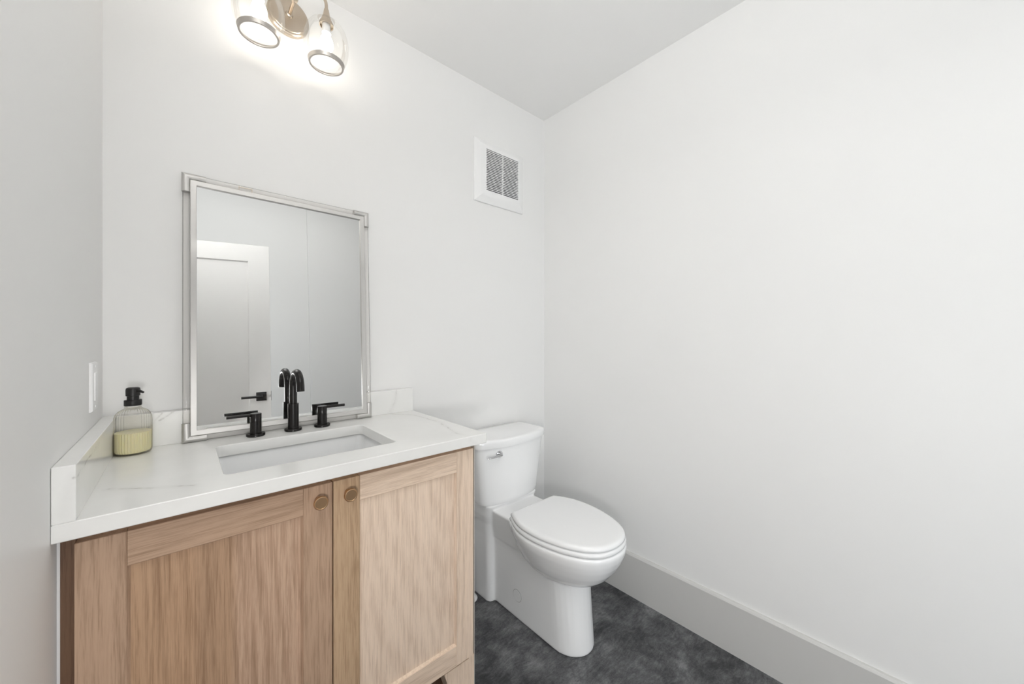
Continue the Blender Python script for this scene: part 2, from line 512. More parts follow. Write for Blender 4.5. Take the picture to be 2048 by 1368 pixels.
# ------------------------------------------------------------------ countertop, splashes, sink
ZC, ZB = 0.8834, 0.8525
YF, CR = -0.534, 0.732
SX0, SX1, SY0, SY1 = 0.0715, 0.4745, -0.438, -0.148
bm = bmesh.new()
e = 0.0015
outer = lambda z, i: rrect(XL + 0.0005 + i, CR - i, YF + i, -0.0005 - i, 0.0006, z)
inner = lambda z, o: rrect(SX0 - o, SX1 + o, SY0 - o, SY1 + o, 0.016 + o, z)
loft(bm, [outer(ZC, e), outer(ZC - e, 0), outer(ZB + e, 0), outer(ZB, e), inner(ZB, 0), inner(ZC - e, 0), inner(ZC, e)], close=True)
ct = tag(finish('countertop', bm, M_QUARTZ, smooth=30), 'white quartz countertop with faint grey veins over the oak vanity', 'countertop')
bm = bmesh.new(); box(bm, XL + 0.028, CR - 0.002, -0.0325, -0.0005, ZC, 0.9773, 0.0012)
tag(finish('backsplash', bm, M_QUARTZ), 'low white quartz backsplash strip on counter behind the mirror and faucet', 'backsplash')
bm = bmesh.new(); box(bm, XL + 0.0005, XL + 0.0275, YF, -0.0005, ZC, 0.9773, 0.0012)
tag(finish('side_splash', bm, M_QUARTZ), 'low white quartz side splash on counter along the left wall', 'backsplash')

# undermount sink: a rounded rectangular bowl hung under the cut-out
t = thing('sink', ((SX0 + SX1) / 2, (SY0 + SY1) / 2, 0.72), 'white rectangular undermount sink set below the quartz countertop', 'sink')
bm = bmesh.new()
def sl(z, o, r=0.03): return rrect(SX0 - o, SX1 + o, SY0 - o, SY1 + o, r, z, 10)
zt = ZB - 0.0008
loops = [sl(0.733, -0.10, 0.03), sl(0.7335, -0.060, 0.03), sl(0.737, -0.030, 0.035), sl(0.746, -0.015, 0.035), sl(0.765, -0.006, 0.032), sl(0.80, 0.000, 0.028),
         sl(zt - 0.004, 0.006, 0.024), sl(zt, 0.010, 0.024), sl(zt, 0.022, 0.03), sl(zt - 0.012, 0.022, 0.03), sl(0.80, 0.012, 0.03), sl(0.74, 0.002, 0.035), sl(0.724, -0.02, 0.035), sl(0.721, -0.10, 0.03)]
loft(bm, loops)
finish('basin', bm, M_SINK, t, smooth=50)
bm = bmesh.new()
lathe(bm, ((SX0 + SX1) / 2, -0.27, 0.7335), [(0.006, 0.0012), (0.018, 0.0015), (0.021, 0.003), (0.024, 0.002), (0.0245, 0)], 40, cap0=True)
finish('drain', bm, M_BLACKM, t, smooth=40)

# ------------------------------------------------------------------ vanity cabinet
YD = -0.504       # door front face
CX0, CX1 = -0.1545, 0.7085
vt = thing('vanity_cabinet', (0.28, -0.25, 0), 'light oak two-door bathroom vanity cabinet standing against the left wall', 'cabinet')
bm = bmesh.new()
YB = -0.480       # carcass front
zb0 = 0.165
box(bm, CX0 + 0.018, CX0 + 0.036, YB, -0.02, zb0, ZB, 0)                 # left side
box(bm, CX1 - 0.022, CX1 - 0.0005, YB, -0.02, 0.0, ZB, 0)                # right side panel to floor
box(bm, CX0 + 0.036, CX1 - 0.022, YB, -0.02, zb0, zb0 + 0.018)           # bottom
box(bm, CX0 + 0.036, CX1 - 0.022, -0.032, -0.02, zb0 + 0.018, ZB)        # back
box(bm, CX0 + 0.036, CX1 - 0.022, YB, YB + 0.018, 0.800, ZB)             # top rail
finish('carcass', bm, M_OAKV, vt)
bm = bmesh.new(); box(bm, CX1 - 0.0005, CX1 + 0.0015, YD + 0.004, -0.02, 0.0, ZB)
finish('side_skin', bm, M_EDGE, vt)['label'] = 'pale grey edge of the right side panel'
# scribe filler at the left wall
bm = bmesh.new(); box(bm, XL + 0.0045, CX0 + 0.018, YD + 0.006, YD + 0.024, 0.0, ZB, 0.0008)
finish('filler_strip', bm, M_WALNUT, vt)['label'] = 'dark brown filler strip beside the left wall'
bm = bmesh.new(); box(bm, XL + 0.0003, XL + 0.0045, YD + 0.010, YD + 0.02, 0.0, ZB)
finish('caulk_line', bm, M_PLASTIC, vt)['label'] = 'thin white caulk line at the left wall'

DZ0, DZ1 = 0.170, 0.8345
def cab_door(x0, x1, knob_x, mats):
    bm = bmesh.new()
    yb = YD + 0.022; s = 0.0635; z0, z1 = DZ0, DZ1
    box(bm, x0, x0 + s, YD, yb, z0, z1, 0.0010, 1, 3)
    box(bm, x1 - s, x1, YD, yb, z0, z1, 0.0010, 1, 0)
    box(bm, x0 + s + 0.0002, x1 - s - 0.0002, YD, yb, z1 - s, z1, 0.0007, 1, 1)
    box(bm, x0 + s + 0.0002, x1 - s - 0.0002, YD, yb, z0, z0 + s, 0.0007, 1, 1)
    box(bm, x0 + s, x1 - s, YD + 0.009, yb - 0.003, z0 + s, z1 - s, 0, 1, 2)
    # bevelled sticking around the panel
    a = (x0 + s, x1 - s, z0 + s, z1 - s); w_ = 0.004
    def ring(i, y): return [(a[0] + i, y, a[2] + i), (a[1] - i, y, a[2] + i), (a[1] - i, y, a[3] - i), (a[0] + i, y, a[3] - i)]
    loft(bm, [ring(-0.0005, YD + 0.002), ring(w_, YD + 0.0091), ring(-0.0005, YD + 0.0091)], close=True, mi=0)
    d = finish('door', bm, mats, vt)
    bm = bmesh.new()
    lathe(bm, (knob_x, YD, 0.799), [(0.0085, 0.001), (0.0075, -0.003), (0.006, -0.010), (0.0065, -0.015), (0.0145, -0.018), (0.0160, -0.0195), (0.0160, -0.0235), (0.0150, -0.0250), (0.0135, -0.0252), (0.0128, -0.0244), (0.0005, -0.0244)],
          48, 'y', cap0=True, cap1=True)
    finish('knob', bm, M_BRASS, d, smooth=35)
    return d
SEAM = 0.2790
cab_door(-0.1377, SEAM - 0.0015, 0.2465, [M_OAKVB, M_OAKHB, M_OAKPB, M_OAKVB])['label'] = 'left cabinet door, oak darkened for shade, with knob at its right edge'
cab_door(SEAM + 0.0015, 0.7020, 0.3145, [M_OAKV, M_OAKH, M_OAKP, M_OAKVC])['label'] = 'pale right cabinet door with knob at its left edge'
# tapered legs flush under the doors
def leg(xa, xb, ya, yb, inner_taper):
    bm = bmesh.new()
    s0 = [(xa, ya, DZ0 - 0.006), (xb, ya, DZ0 - 0.006), (xb, yb, DZ0 - 0.006), (xa, yb, DZ0 - 0.006)]
    q = inner_taper
    s1 = [(xa + (q if q > 0 else 0), ya, 0), (xb + (q if q < 0 else 0), ya, 0), (xb + (q if q < 0 else 0), yb, 0), (xa + (q if q > 0 else 0), yb, 0)]
    loft(bm, [s1, s0]); 
    return finish('leg', bm, M_OAKV, vt)
leg(0.597, 0.6860, YD + 0.004, -0.480 + 0.03, 0.055)
leg(-0.137, -0.050, YD + 0.004, -0.480 + 0.03, -0.055)
bm = bmesh.new(); box(bm, 0.6862, CX1 - 0.0005, YD + 0.004, -0.4802, 0.0, DZ0 - 0.002)
finish('side_stile_foot', bm, M_OAKV, vt)
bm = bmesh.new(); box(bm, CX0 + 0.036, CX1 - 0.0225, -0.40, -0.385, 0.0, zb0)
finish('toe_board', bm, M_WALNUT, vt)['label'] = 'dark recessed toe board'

# ------------------------------------------------------------------ mirror leaning on the backsplash
LEAN = math.radians(2.44)
MB = Vector((0, -0.0440, 0.8834 + 0.0101))   # centre line of the bottom rod
mt = thing('wall_mirror', (0.274, -0.044, 0.8834), 'tall rectangular mirror in a clear rod and silver frame leaning on the backsplash', 'mirror')
def MX(bm):
    # local: x, y (out of wall negative), z up along the mirror, origin = bottom rod centre line
    up = Vector((0, math.sin(LEAN), math.cos(LEAN))); ny = Vector((0, math.cos(LEAN), -math.sin(LEAN)))
    for v in bm.verts:
        c = v.co.copy()
        v.co = MB + Vector((c.x, 0, 0)) + ny * c.y + up * c.z
RR = 0.0085
mx0, mx1, mzt = 0.0105, 0.5395, 0.7760
SL = 0.046
def rod(a, b):
    bm = bmesh.new(); tube(bm, [a, b], RR, 28); MX(bm)
    finish('acrylic_rod', bm, M_ACRYL, mt, smooth=30)
g_ = 0.012
rod((mx0, 0, g_), (mx0, 0, mzt - g_)); rod((mx1, 0, g_), (mx1, 0, mzt - g_))
rod((mx0 + g_, 0, 0), (mx1 - g_, 0, 0)); rod((mx0 + g_, 0, mzt), (mx1 - g_, 0, mzt))
RS = 0.0104
for cx, sx in ((mx0, 1), (mx1, -1)):
    for cz, sz in ((0, 1), (mzt, -1)):
        bm = bmesh.new()
        n = 24
        A = []; Bm = []; Cc = []
        for k in range(n):
            a = 2 * PI * k / n; p_, q_ = RS * math.cos(a), RS * math.sin(a)
            A.append((cx + p_, q_, cz + sz * SL))
            Bm.append((cx + p_, q_, cz + sz * sx * p_))      # mitre
            Cc.append((cx + sx * SL, q_, cz + sz * sx * p_))
        loft(bm, [A, Bm, Cc]); MX(bm)
        finish('corner_sleeve', bm, M_SILVER, mt, smooth=30)
# inner flat metal frame
bm = bmesh.new()
ix0, ix1, iz0, iz1 = mx0 + 0.0090, mx1 - 0.0090, 0.0090, mzt - 0.0090
fw = 0.0150
def mr(i, y): return [(ix0 + i, y, iz0 + i), (ix1 - i, y, iz0 + i), (ix1 - i, y, iz1 - i), (ix0 + i, y, iz1 - i)]
loft(bm, [mr(0, 0.007), mr(0, -0.0075), mr(0.001, -0.0085), mr(fw - 0.001, -0.0085), mr(fw, -0.0078), mr(fw, 0.007)], close=True)
MX(bm)
finish('inner_frame', bm, M_SILVER, mt)
bm = bmesh.new(); box(bm, ix0 + fw - 0.003, ix1 - fw + 0.003, -0.0015, 0.004, iz0 + fw - 0.003, iz1 - fw + 0.003); MX(bm)
finish('mirror_glass', bm, M_MIRROR, mt)
bm = bmesh.new(); box(bm, ix0 + 0.004, ix1 - 0.004, 0.0042, 0.0068, iz0 + 0.004, iz1 - 0.004); MX(bm)
finish('backing_board', bm, M_DARK, mt)
# hanging clip behind the top rod
bm = bmesh.new()
xc = 0.1560
for a in ((xc - 0.018, xc + 0.018, 0.7), (xc - 0.018, xc + 0.018, -0.7)):
    box(bm, a[0], a[1], -0.0010, 0.0010, mzt + a[2] * 0.0095 - 0.0006, mzt + a[2] * 0.0095 + 0.0006)
box(bm, xc - 0.018, xc - 0.0165, -0.001, 0.001, mzt - 0.0066, mzt + 0.0066)
box(bm, xc + 0.0165, xc + 0.018, -0.001, 0.001, mzt - 0.0066, mzt + 0.0066)
MX(bm); bmesh.ops.translate(bm, verts=bm.verts, vec=(0, 0.0088, 0))
finish('hanging_clip', bm, M_NICKEL, mt)

# ------------------------------------------------------------------ faucet
YFA = -0.0800
t = thing('faucet', (0.2770, YFA, ZC), 'black curved gooseneck faucet spout standing between its two lever handles', 'faucet', 'black widespread faucet set')
bm = bmesh.new(); lathe(bm, (0.277, YFA, ZC), [(0.0245, 0), (0.0255, 0.001), (0.0255, 0.0065), (0.0245, 0.0080), (0.012, 0.0080)], 56, cap0=True, cap1=True)
finish('base_flange', bm, M_BLACK, t, smooth=35)
bm = bmesh.new(); lathe(bm, (0.277, YFA, ZC), [(0.0158, 0.008), (0.0158, 0.0885), (0.0150, 0.0893), (0.0105, 0.0893)], 48, cap0=True, cap1=True)
finish('sleeve', bm, M_BLACK, t, smooth=35)
bm = bmesh.new()
ar = 0.0500; zs = 1.0890 - ar - 0.0110
pts = [(0.277, YFA, ZC + 0.085), (0.277, YFA, ZC + 0.12)]
pts += [(0.277, YFA - ar + ar * math.cos(a), zs + ar * math.sin(a)) for a in [PI * k / 28 for k in range(0, 29)]]
tip = pts[-1]; pts.append((tip[0], tip[1] - 0.001, 1.0220))
tube(bm, pts, 0.0112, 32)
finish('spout', bm, M_BLACK, t, smooth=35)
def faucet_handle(x, sgn, lab):
    t = thing('lever_tap', (x, YFA, ZC), lab, 'tap', 'black widespread faucet set')
    bm = bmesh.new(); lathe(bm, (x, YFA, ZC), [(0.0240, 0), (0.0250, 0.001), (0.0250, 0.0065), (0.0240, 0.0080), (0.012, 0.0080)], 56, cap0=True, cap1=True)
    finish('base_flange', bm, M_BLACK, t, smooth=35)
    bm = bmesh.new(); lathe(bm, (x, YFA, ZC), [(0.0152, 0.008), (0.0152, 0.0445), (0.0148, 0.0450), (0.0152, 0.0455), (0.0152, 0.0690), (0.0145, 0.0700), (0.004, 0.0700)], 48, cap0=True, cap1=True)
    finish('handle_body', bm, M_BLACK, t, smooth=35)
    bm = bmesh.new(); tube(bm, [(x + sgn * 0.004, YFA, ZC + 0.0655), (x + sgn * 0.0735, YFA, ZC + 0.0655)], 0.0046, 20)
    finish('lever', bm, M_BLACK, t, smooth=35)
faucet_handle(0.1740, -1, 'black faucet handle with lever pointing left, left of the spout')
faucet_handle(0.3650, 1, 'black faucet handle with lever pointing right, right of the spout')

# ------------------------------------------------------------------ soap dispenser
bx, by = -0.0955, -0.0790
t = thing('soap_dispenser', (bx, by, ZC), 'ribbed clear glass soap dispenser with black pump and yellow soap on counter', 'soap dispenser')
def ribbed(bm, prof, n=216, ribs=36, amp=0.0007, **k):
    loops = []
    for r, h, a in prof:
        loops.append([(bx + (r + amp * a * math.cos(ribs * 2 * PI * i / n)) * math.cos(2 * PI * i / n), by + (r + amp * a * math.cos(ribs * 2 * PI * i / n)) * math.sin(2 * PI * i / n), ZC + h) for i in range(n)])
    loft(bm, loops, **k)
bm = bmesh.new()
ribbed(bm, [(0.001, 0.0005, 0), (0.028, 0.0005, 0), (0.0335, 0.002, .4), (0.0360, 0.006, 1), (0.0365, 0.012, 1), (0.0365, 0.088, 1), (0.0355, 0.097, 1), (0.0325, 0.106, 1), (0.0275, 0.113, .8), (0.020, 0.118, .3), (0.0165, 0.121, 0), (0.0155, 0.128, 0), (0.0155, 0.134, 0)], cap0=False, cap1=False)
finish('bottle', bm, M_BOTTLE, t, smooth='all')
bm = bmesh.new()
ribbed(bm, [(0.001, 0.004, 0), (0.026, 0.004, 0), (0.0318, 0.006, .5), (0.0340, 0.010, 1), (0.0345, 0.016, 1), (0.0345, 0.0580, 1), (0.0335, 0.0583, 0), (0.001, 0.0583, 0)], cap0=True, cap1=True)
finish('liquid_soap', bm, M_LIQUID, t, smooth=40)
bm = bmesh.new()
lathe(bm, (bx, by, ZC), [(0.0165, 0.127), (0.0172, 0.128), (0.0172, 0.141), (0.0165, 0.142), (0.0125, 0.142)], 48, cap0=True, cap1=True)
finish('collar', bm, M_BLACKP, t, smooth=35)
bm = bmesh.new()
lathe(bm, (bx, by, ZC), [(0.0118, 0.141), (0.0118, 0.152), (0.0140, 0.153), (0.0142, 0.1675), (0.0135, 0.1725), (0.0105, 0.1745), (0.001, 0.175)], 48, cap0=True, cap1=True)
tube(bm, [(bx + 0.006, by - 0.006, ZC + 0.166), (bx + 0.0135, by - 0.0145, ZC + 0.1655), (bx + 0.0205, by - 0.0215, ZC + 0.1620)], [0.0042, 0.0036, 0.0026], 16)
finish('pump_head', bm, M_BLACKP, t, smooth=35)

# ------------------------------------------------------------------ light switch on the left wall
t = thing('light_switch', (XL, -0.165, 1.074), 'white light switch plate on the left wall above the side splash', 'light switch')
bm = bmesh.new()
y0, y1, z0, z1 = -0.200, -0.130, 1.017, 1.131
loft(bm, [[(XL + 0.0003 + d, y0 + i, z0 + i), (XL + 0.0003 + d, y1 - i, z0 + i), (XL + 0.0003 + d, y1 - i, z1 - i), (XL + 0.0003 + d, y0 + i, z1 - i)] for d, i in ((0, 0), (0.003, 0), (0.0055, 0.002), (0.0062, 0.004))])
finish('switch_plate', bm, M_PLASTIC, t)
bm = bmesh.new(); box(bm, XL + 0.004, XL + 0.0088, -0.1815, -0.1485, 1.041, 1.107, 0.001)
finish('rocker', bm, M_PLASTIC, t)
for zz in (1.027, 1.121):
    bm = bmesh.new(); lathe(bm, (XL + 0.006, -0.165, zz), [(0.0033, 0), (0.003, 0.0012), (0.0005, 0.0014)], 20, 'x', cap0=True, cap1=True)
    finish('screw', bm, M_PLASTIC, t, smooth=35)

# ------------------------------------------------------------------ exhaust vent
t = thing('exhaust_vent', (1.225, 0, 2.015), 'square white exhaust fan vent with fine slats high on the back wall', 'vent')
vx0, vx1, vz0, vz1 = 1.065, 1.3875, 1.862, 2.171
gx0, gx1, gz0, gz1 = 1.1265, 1.3385, 1.920, 2.127
bm = bmesh.new()
def vr(u, y):   # u 0 outer .. 1 grille edge
    L = []
    a, b, c, d_ = [o + (g - o) * u for o, g in ((vx0, gx0), (vx1, gx1), (vz0, gz0), (vz1, gz1))]
    return [(a, y, c), (b, y, c), (b, y, d_), (a, y, d_)]
loft(bm, [vr(0, -0.0003), vr(0, -0.006), vr(0.06, -0.009), vr(0.22, -0.0125), vr(0.45, -0.018), vr(0.7, -0.0225), vr(0.92, -0.0245), vr(1.0, -0.0245), vr(1.0, -0.004), vr(0.2, -0.001)], close=True)
finish('vent_frame', bm, M_PLASTIC, t, smooth=20)
bm = bmesh.new()
NS = 25
pitch = (gz1 - gz0) / NS
xm = (gx0 + gx1) / 2
for i in range(NS + 1):
    z = gz0 + i * pitch
    ring0 = [(-0.0243, z - 0.0021), (-0.0243, z + 0.0015), (-0.010, z + 0.0050), (-0.010, z + 0.0030)]
    for a, b in ((gx0 - 0.001, gx1 + 0.001),):
        loft(bm, [[(x, y, zz) for y, zz in ring0] for x in (a, b)])
box(bm, xm - 0.0018, xm + 0.0018, -0.0246, -0.010, gz0 - 0.001, gz1 + 0.001)
finish('vent_slats', bm, M_PLASTIC, t)
bm = bmesh.new(); box(bm, gx0 - 0.001, gx1 + 0.001, -0.0070, -0.0040, gz0 - 0.001, gz1 + 0.001)
finish('vent_interior', bm, M_DARK, t)

# ------------------------------------------------------------------ wall sconce
sx_, sz_ = 0.2765, 2.297
SD, SY = 0.0967, -0.0997
t = thing('vanity_sconce', (sx_, 0, sz_), 'brushed nickel two-light wall sconce with clear glass globes above the mirror', 'wall lamp')
bm = bmesh.new()
lathe(bm, (sx_, 0, sz_), [(0.064, -0.0003), (0.064, -0.010), (0.0630, -0.0125), (0.0600, -0.0145), (0.0585, -0.0150), (0.0565, -0.0190), (0.0540, -0.0205), (0.010, -0.0225)], 72, 'y', cap0=True, cap1=True)
finish('canopy', bm, M_NICKEL, t, smooth=25)
bm = bmesh.new()
tube(bm, [(sx_, -0.021, sz_), (sx_, SY - 0.004, sz_)], 0.0052, 20)
lathe(bm, (sx_, SY, sz_), [(0.001, -0.011), (0.0085, -0.008), (0.011, 0), (0.0085, 0.008), (0.001, 0.011)], 24)
lathe(bm, (sx_, -0.022, sz_), [(0.012, 0), (0.010, -0.004), (0.0055, -0.006)], 32, 'y')
finish('stem', bm, M_NICKEL, t, smooth=35)
for s in (-1, 1):
    gx = sx_ + s * SD
    bm = bmesh.new()
    tube(bm, spline([(sx_, SY, sz_), (sx_ + s * 0.020, SY, sz_ + 0.028), (sx_ + s * 0.052, SY, sz_ + 0.062), (gx - s * 0.018, SY, sz_ + 0.066), (gx - s * 0.002, SY, sz_ + 0.046), (gx, SY, sz_ + 0.015)], 8), 0.0052, 18)
    finish('arm', bm, M_NICKEL, t, smooth=50)
    bm = bmesh.new()
    lathe(bm, (gx, SY, 0), [(0.0075, 2.318), (0.0085, 2.312), (0.0115, 2.296), (0.0175, 2.280), (0.0225, 2.270), (0.0225, 2.262), (0.0200, 2.262), (0.0200, 2.268), (0.001, 2.268)], 40, cap0=True, cap1=True)
    finish('socket_cup', bm, M_NICKEL, t, smooth=30)
    bm = bmesh.new()
    lathe(bm, (gx, SY, 0), [(0.0525, 2.131), (0.0600, 2.143), (0.0660, 2.160), (0.0695, 2.180), (0.0700, 2.202), (0.0675, 2.224), (0.0610, 2.244), (0.0510, 2.260), (0.0380, 2.271), (0.0230, 2.276)], 72)
    gl = finish('globe_shade', bm, M_GLOBE, t, smooth='all')
    bm = bmesh.new()
    lathe(bm, (gx, SY, 0), [(0.0572, 2.1370), (0.0540, 2.1262), (0.0485, 2.1262), (0.0485, 2.1285), (0.0545, 2.1375)], 72, close=True)
    finish('rim_band', bm, M_RIM, gl, smooth=30)
    bm = bmesh.new()
    lathe(bm, (gx, SY, 0), [(0.0130, 2.268), (0.0130, 2.243), (0.0145, 2.240), (0.0145, 2.236), (0.001, 2.236)], 32, cap1=True)
    finish('lamp_holder', bm, M_PLASTIC, t, smooth=35)
    bm = bmesh.new()
    lathe(bm, (gx, SY, 0), [(0.010, 2.2355), (0.0125, 2.228), (0.0190, 2.215), (0.0225, 2.201), (0.0215, 2.188), (0.0150, 2.178), (0.0070, 2.1745), (0.0005, 2.1740)], 40, cap0=True, cap1=True)
    finish('bulb', bm, M_BULB, t, smooth='all')

# ------------------------------------------------------------------ added housing for the hall fill light
t = thing('hall_fill_housing', (0.65, -2.25, HCEIL), 'added rectangular white housing for the unseen hall fill light', 'fill light')
bm = bmesh.new(); box(bm, -0.21, 1.51, -2.46, -2.04, HCEIL - 0.05, HCEIL - 0.0005, 0.008)
finish('housing', bm, M_PLASTIC, t)

# ------------------------------------------------------------------ toilet
TX = 1.150
tt = thing('toilet', (TX, -0.35, 0), 'white two-piece skirted toilet with closed lid between vanity and right wall', 'toilet')
egg = [(-0.742, 0.0), (-0.739, 0.032), (-0.728, 0.065), (-0.706, 0.095), (-0.677, 0.118), (-0.635, 0.139), (-0.594, 0.152), (-0.54, 0.1635), (-0.49, 0.1675), (-0.45, 0.1660), (-0.41, 0.1585), (-0.37, 0.1430), (-0.335, 0.1230)]
def egg_loop(z, off=0.0, ys=0.0, sc=1.0, n=44, back=None, cy=-0.53):
    """closed outline, front to back on both sides; off = outward offset"""
    pts = []
    ts = [k / n for k in range(n + 1)]
    L = [Vector((hw, y)) for y, hw in egg]
    # arc-length resample with Catmull smoothing
    S = spline([(a.x, a.y, 0) for a in L], 6)
    cum = [0]
    for a, b in zip(S, S[1:]): cum.append(cum[-1] + (b - a).length)
    R_ = []
    j = 0
    for t_ in ts:
        d = t_ * cum[-1]
        while j < len(cum) - 2 and cum[j + 1] < d: j += 1
        u = (d - cum[j]) / max(cum[j + 1] - cum[j], 1e-9)
        R_.append(S[j].lerp(S[j + 1], min(u, 1)))
    out = []
    for i, p in enumerate(R_):
        a = R_[max(i - 1, 0)]; b = R_[min(i + 1, len(R_) - 1)]
        tg = (b - a).normalized()
        nrm = Vector((tg.y, -tg.x, 0))
        if i == 0: nrm = Vector((0, -1, 0))
        q = p + nrm * off
        if i == 0: q.x = 0
        out.append((max(q.x, 0), q.y))
    if off:
        out[-1] = (out[-1][0], out[-1][1] + off * 0.6)
    out = [(x * sc, cy + (y - cy) * sc + ys) for x, y in out]
    right = [(TX + x, y, z) for x, y in out]
    left = [(TX - x, y, z) for x, y in reversed(out[1:])]
    back_pts = []
    if back is None:
        m_ = 10
        for k in range(1, m_):
            u = k / m_
            xb = out[-1][0] * (1 - 2 * u)
            back_pts.append((TX + xb, out[-1][1], z))
    else:
        m_ = 10
        for k in range(1, m_):
            u = k / m_; a = PI * u
            back_pts.append((TX + out[-1][0] * math.cos(a), out[-1][1] + back * math.sin(a), z))
    return right + back_pts + left

def capped(bm, loops): loft(bm, loops)

# seat lid
bm = bmesh.new()
capped(bm, [egg_loop(0.4515, 0.004), egg_loop(0.4500 + 0.003, 0.0085), egg_loop(0.459, 0.0090), egg_loop(0.4645, 0.0065), egg_loop(0.4680, 0.0025), egg_loop(0.4695, -0.003), egg_loop(0.4700, -0.012)])
finish('seat_lid', bm, M_SEAT, tt, smooth='all')
bm = bmesh.new()
capped(bm, [egg_loop(0.4320, 0.006), egg_loop(0.4335, 0.0105), egg_loop(0.440, 0.0125), egg_loop(0.4470, 0.0105), egg_loop(0.4495, 0.006)])
finish('seat_ring', bm, M_SEAT, tt, smooth='all')
for s in (-1, 1):
    bm = bmesh.new()
    lathe(bm, (TX + s * 0.075, -0.318, 0), [(0.015, 0.4275), (0.016, 0.430), (0.016, 0.446), (0.013, 0.452), (0.001, 0.453)], 28, cap0=True, cap1=True)
    finish('seat_hinge', bm, M_SEAT, tt, smooth=35)

# bowl, skirt and tank deck: one porcelain body
bm = bmesh.new()
zr = 0.4300
prof = [(zr, 0.010, 1.0, 0), (zr - 0.004, 0.0135, 1.0, 0), (zr - 0.015, 0.0135, 1.0, 0), (0.395, 0.010, 0.995, 0), (0.370, 0.004, 0.975, 0), (0.340, 0.0, 0.925, 0.003), (0.312, 0.0, 0.845, 0.008), (0.288, 0.0, 0.735, 0.014), (0.270, 0.0, 0.60, 0.02), (0.258, 0.0, 0.44, 0.025), (0.250, 0.0, 0.25, 0.03)]
loft(bm, [egg_loop(z, off, ys, sc, back=0.02) for z, off, sc, ys in reversed(prof)])
def stadium(z, hw, yfront, yback, rf=1.0, rb=0.03, n=14):
    """rounded-front plan outline"""
    pts = []
    for k in range(n + 1):       # front half ellipse from right to left
        a = -PI * k / n
        ry = hw * rf
        pts.append((TX + hw * math.cos(a), yfront + ry + ry * math.sin(a), z))
    for k in range(7):
        a = PI - (PI / 2) * k / 6
        pts.append((TX - hw + rb + rb * math.cos(a), yback - rb + rb * math.sin(a), z))
    for k in range(7):
        a = PI / 2 - (PI / 2) * k / 6
        pts.append((TX + hw - rb + rb * math.cos(a), yback - rb + rb * math.sin(a), z))
    return pts
loft(bm, [stadium(z, hw, yf, -0.06, rf) for z, hw, yf, rf in ((0.0, 0.0865, -0.628, 1.15), (0.006, 0.0885, -0.630, 1.15), (0.05, 0.0880, -0.627, 1.15), (0.12, 0.0885, -0.621, 1.15), (0.20, 0.0905, -0.615, 1.15), (0.27, 0.094, -0.612, 1.15), (0.34, 0.102, -0.60, 1.1), (0.40, 0.112, -0.56, 1.0), (0.428, 0.118, -0.50, 1.0))])
# rear column flaring out to carry the tank
def colm(z, hw, yf, yb=-0.028, r=0.028): return rrect(TX - hw, TX + hw, yf, yb, r, z, 8)
loft(bm, [colm(z, hw, yf) for z, hw, yf in ((0.0, 0.120, -0.170), (0.10, 0.121, -0.170), (0.22, 0.123, -0.172), (0.30, 0.127, -0.175), (0.36, 0.135, -0.182), (0.40, 0.148, -0.193), (0.425, 0.150, -0.200), (0.440, 0.152, -0.206), (0.4500, 0.152, -0.208))])
# deck between the column and the seat
loft(bm, [rrect(TX - hw, TX + hw, yf, yb, r, z, 6) for z, hw, yf, yb, r in ((0.30, 0.10, -0.36, -0.10, 0.02), (0.40, 0.122, -0.39, -0.10, 0.02), (0.426, 0.127, -0.40, -0.10, 0.02), (0.4300, 0.124, -0.40, -0.10, 0.02))])
body = finish('bowl', bm, M_PORC, tt)
rm = body.modifiers.new('remesh', 'REMESH'); rm.mode = 'VOXEL'; rm.voxel_size = 0.0035; rm.use_smooth_shade = True
sm = body.modifiers.new('smooth', 'CORRECTIVE_SMOOTH') if False else body.modifiers.new('smooth', 'SMOOTH')
sm.factor = 0.5; sm.iterations = 12

# bolt cover on the skirt
bm = bmesh.new()
lathe(bm, (TX - 0.0905, -0.320, 0.100), [(0.0240, 0.004), (0.0240, 0.0008), (0.0234, 0.0002), (0.001, 0.0002)], 48, 'x', cap0=True, cap1=True)
lathe(bm, (TX - 0.0905, -0.320, 0.100), [(0.0240, 0.004), (0.0252, 0.004), (0.0252, 0.0012), (0.0240, 0.0012)], 48, 'x', close=True, mi=1)
finish('bolt_cover', bm, [M_SEAT, M_GAP], tt, smooth=35)

# tank: D-shaped plan, tapering down
def tank_loop(z, hw, yfc, yfs, yb, n=26, rc=0.020, off=0.0):
    """front is an arc (centre yfc, sides yfs); straight sides; back straight with chamfered corners"""
    hw += off; yfc -= off; yfs -= off * 0.6; yb += off * 0.2
    pts = []
    # front arc left->right with rounded corners through superellipse blend
    for k in range(n + 1):
        u = -1 + 2 * k / n
        x = hw * math.sin(u * PI / 2)
        uu = abs(x / hw)
        y = yfc + (yfs - yfc) * (uu ** 2.2)
        # corner rounding
        if uu > 1 - rc / hw:
            s_ = (uu - (1 - rc / hw)) / (rc / hw)
            y += rc * (1 - math.sqrt(max(0, 1 - s_ * s_)))
        pts.append((TX + x, y, z))
    ch = 0.022
    pts += [(TX + hw, yfs + 0.05, z), (TX + hw, yb - ch * 1.6, z), (TX + hw - ch * 0.2, yb - ch * 0.9, z), (TX + hw - ch, yb - ch * 0.15, z), (TX + hw - ch * 1.6, yb, z)]
    pts += [(TX, yb, z)]
    pts += [(TX - hw + ch * 1.6, yb, z), (TX - hw + ch, yb - ch * 0.15, z), (TX - hw + ch * 0.2, yb - ch * 0.9, z), (TX - hw, yb - ch * 1.6, z), (TX - hw, yfs + 0.05, z)]
    return pts
bm = bmesh.new()
